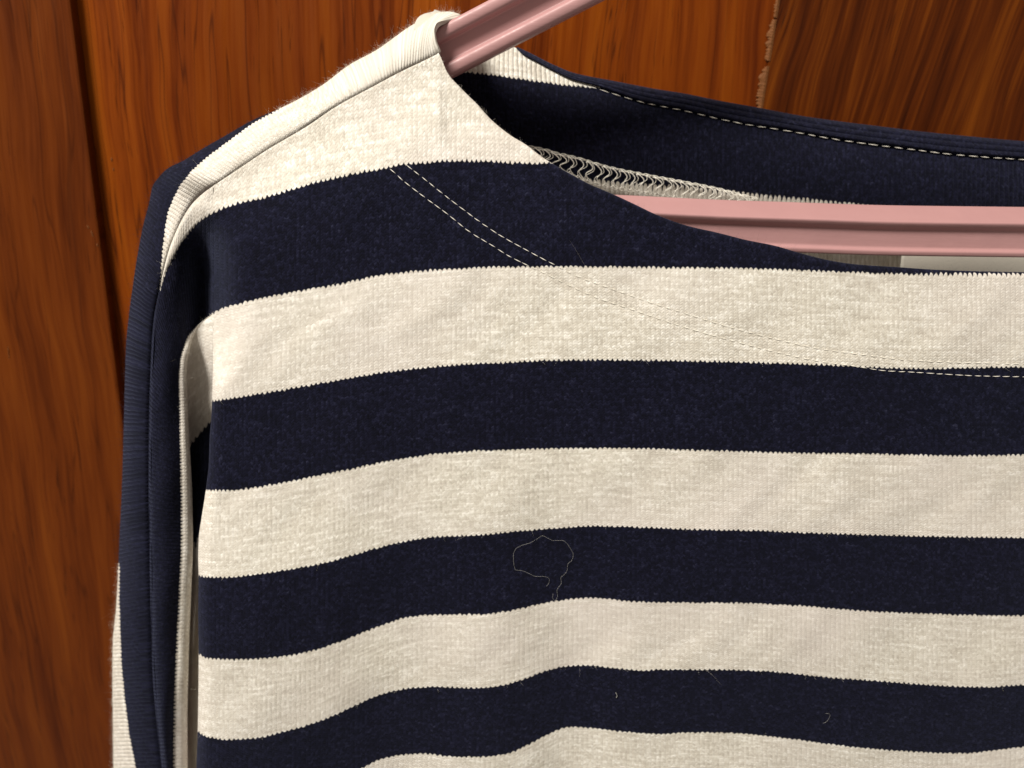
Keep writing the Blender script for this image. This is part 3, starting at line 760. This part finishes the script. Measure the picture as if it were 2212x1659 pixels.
overlock = link("overlock_seam", mesh_of("overlock_seam", V - SL, F), M_THREAD, shirt)
for i, xc in enumerate(np.arange(1122, 1612, 18.6)):
    xc = xc + random.uniform(-2.6, 2.6)
    tt = np.linspace(0, 1, 14)
    xx_ = xc - 4 + 16 * tt + 9.5 * np.sin(2 * np.pi * tt + random.uniform(-0.35, 0.35)) * random.uniform(0.75, 1.25)
    yy_ = UPC(xx_) * (1 - tt) + LOC(xx_) * tt
    p = ov(xx_, yy_, 0.0022 + 0.0003 * np.sin(np.pi * tt))
    v_, f_ = tube_arrays(p, 0.000115, 5)
    link("thread_loop", mesh_of("thread_loop", v_ - SL, f_), M_THREAD, overlock)
    # second thread, crossing the first
    tt = np.linspace(0, 1, 14)
    xx_ = xc + 12 - 14 * tt + 6.5 * np.sin(2 * np.pi * tt + random.uniform(-0.4, 0.4))
    yy_ = (UPC(xx_) + 2) * (1 - tt) + (LOC(xx_) + random.uniform(-4, 2)) * tt
    v_, f_ = tube_arrays(ov(xx_, yy_, 0.0017 + 0.0002 * np.sin(np.pi * tt)), 0.00008, 5)
    link("thread_loop", mesh_of("thread_loop", v_ - SL, f_), M_THREAD, overlock)
    # returning half loop along the lower chain
    tt = np.linspace(0, math.pi, 9)
    xx_ = xc + 8 + 9 * np.cos(tt); yy_ = LOC(xx_) - 1 + 6 * np.sin(tt) - 5
    v_, f_ = tube_arrays(ov(xx_, yy_, 0.0022), 0.00009, 5)
    link("thread_loop", mesh_of("thread_loop", v_ - SL, f_), M_THREAD, overlock)

# ------------------------------------------------------------------ loose thread lying on the chest
LT = np.array([(1152, 1310), (1158, 1302), (1162, 1290), (1160, 1287)])
zoom = lambda pts: [(877.8 + x * .19841, 1042.4 + y * .19841) for x, y in pts]
TH = zoom([(1525, 1130), (1550, 1095), (1558, 1055), (1530, 1030), (1480, 1022), (1410, 1022), (1330, 988), (1260, 960), (1190, 950), (1172, 900), (1165, 800), (1185, 730), (1240, 692), (1350, 655), (1430, 610), (1480, 580), (1540, 605), (1600, 630), (1700, 630), (1745, 660), (1790, 725), (1818, 785), (1805, 840), (1755, 895), (1752, 950), (1720, 1000), (1680, 1040), (1688, 1090), (1640, 1175), (1645, 1235), (1615, 1285), (1592, 1250), (1597, 1208)])
f, L = curve(TH); q = f(np.linspace(0, 1, 160))
lift = 0.0003 + 0.00025 * np.abs(np.sin(np.linspace(0, 9, 160)))
v_, f_ = tube_arrays(unp(q[:, 0], q[:, 1], front_depth(q[:, 0], q[:, 1]) - lift), 0.000022, 5)
loc = v_.mean(0)
M_LINT = plain("grey_lint", (0.34, 0.33, 0.31), 0.6, 0.3, 0, 0.3, 700)
th = link("loose_thread", mesh_of("loose_thread", v_ - loc, f_), M_LINT); th.location = loc
th["label"] = "fine pale loose thread curled on a navy stripe of the shirt's chest"; th["category"] = "thread"

for (pts_, rad_, lab_) in (([(1330, 1496), (1332, 1500), (1333, 1504), (1331, 1507)], 0.00008, "tiny white lint speck on the navy stripe below the curled loose thread"),
                           ([(1778, 1562), (1784, 1560), (1790, 1553), (1793, 1545), (1789, 1541), (1783, 1542)], 0.000022, "tiny curled pale lint fibre on the lowest navy stripe at right")):
    f, L = curve(pts_); q = f(np.linspace(0, 1, 20))
    v_, f_ = tube_arrays(unp(q[:, 0], q[:, 1], front_depth(q[:, 0], q[:, 1]) - 0.0003), rad_, 5)
    loc = v_.mean(0); o = link("lint_fibre", mesh_of("lint_fibre", v_ - loc, f_), M_LINT); o.location = loc
    o["label"] = lab_; o["category"] = "lint"

# ------------------------------------------------------------------ fuzz: stray fibres standing off the knit
def fibres(P, N, n, length, radius, curl, rim=None):
    """one mesh of n thin bent fibres rooted at P with normals N"""
    L = length * rng.lognormal(0, 0.45, n)
    tdir = rng.normal(size=(n, 3)); tdir -= (tdir * N).sum(1)[:, None] * N
    tdir /= np.linalg.norm(tdir, axis=1)[:, None]
    d0 = N * rng.uniform(0.25, 1.0, n)[:, None] + tdir * rng.uniform(0.3, 1.0, n)[:, None]
    d0 /= np.linalg.norm(d0, axis=1)[:, None]
    c = rng.normal(size=(n, 3)) * curl
    pts = []
    for s in (0, 0.33, 0.66, 1.0):
        pts.append(P + d0 * (L * s)[:, None] + c * (L * s * s)[:, None])
    side = np.cross(d0, rng.normal(size=(n, 3))); side /= np.linalg.norm(side, axis=1)[:, None]
    up = np.cross(d0, side)
    V = np.zeros((n, 4, 3, 3))
    for i, p in enumerate(pts):
        for j, a_ in enumerate((0, 2.094, 4.189)):
            V[:, i, j] = p + radius * (1.0 - 0.6 * i / 3) * (math.cos(a_) * side + math.sin(a_) * up)
    base = (np.arange(n) * 12)[:, None]
    q = []
    for i in range(3):
        for j in range(3):
            k = (j + 1) % 3; q.append([i*3+j, i*3+k, (i+1)*3+k, (i+1)*3+j])
    Q = (base[:, :, None] + np.array(q)[None]).reshape(-1, 4)
    return V.reshape(-1, 3), Q
def normals_of(P):
    a_ = np.gradient(P, axis=0); b_ = np.gradient(P, axis=1)
    n = np.cross(a_, b_); n /= np.linalg.norm(n, axis=2)[..., None] + 1e-12
    return n * np.where(n[..., 1:2] > 0, -1, 1)
def pick(P, T, n, rows=None):
    N = normals_of(P); R, Cc = P.shape[:2]
    i = rng.integers(1, R - 1, n); j = rng.integers(1, Cc - 1, n)
    fi, fj = rng.random(n)[:, None], rng.random(n)[:, None]
    p = P[i, j] * (1 - fi) + P[i + 1 - 1 + (i < R - 1), j] * fi
    p = p + (P[i, np.minimum(j + 1, Cc - 1)] - P[i, j]) * fj
    return p, N[i, j], T[i, j]
sets = [pick(Pfull[3:14], Tfull[3:14], 3500), pick(Pf, Tf, 16000), pick(SLV_P, SLV_T, 3500), pick(PB[:34], TB[:34], 2500), pick(PB[22:34], TB[22:34], 5000), pick(unp(Xb, Ybk, Yb_), Tb, 1500)]
Pn = np.concatenate([s[0] for s in sets]); Nn = np.concatenate([s[1] for s in sets]); Tn = np.concatenate([s[2] for s in sets])
dm = np.abs(((Tn - 0.5 + 1) % 2) - 1)
isC = dm < 0.5
LEN = np.concatenate([np.full(len(s_[0]), l_) for s_, l_ in zip(sets, (0.8, 1.0, 0.9, 0.8, 0.9, 1.0))])
for nm, msk, mat_, lg, rd in (("cream_fuzz", isC, M_FUZZ_C, 0.00065, 0.0000100), ("navy_fuzz", ~isC, M_FUZZ_N, 0.00070, 0.0000085)):
    v_, q_ = fibres(Pn[msk], Nn[msk], int(msk.sum()), lg * LEN[msk], rd, 0.55)
    me = bpy.data.meshes.new(nm); me.from_pydata((v_ - SL).tolist(), [], q_.tolist()); me.update()
    o = link(nm, me, mat_, shirt); o["kind"] = "stuff"

# parented meshes were built relative to their thing
bpy.context.view_layer.update()
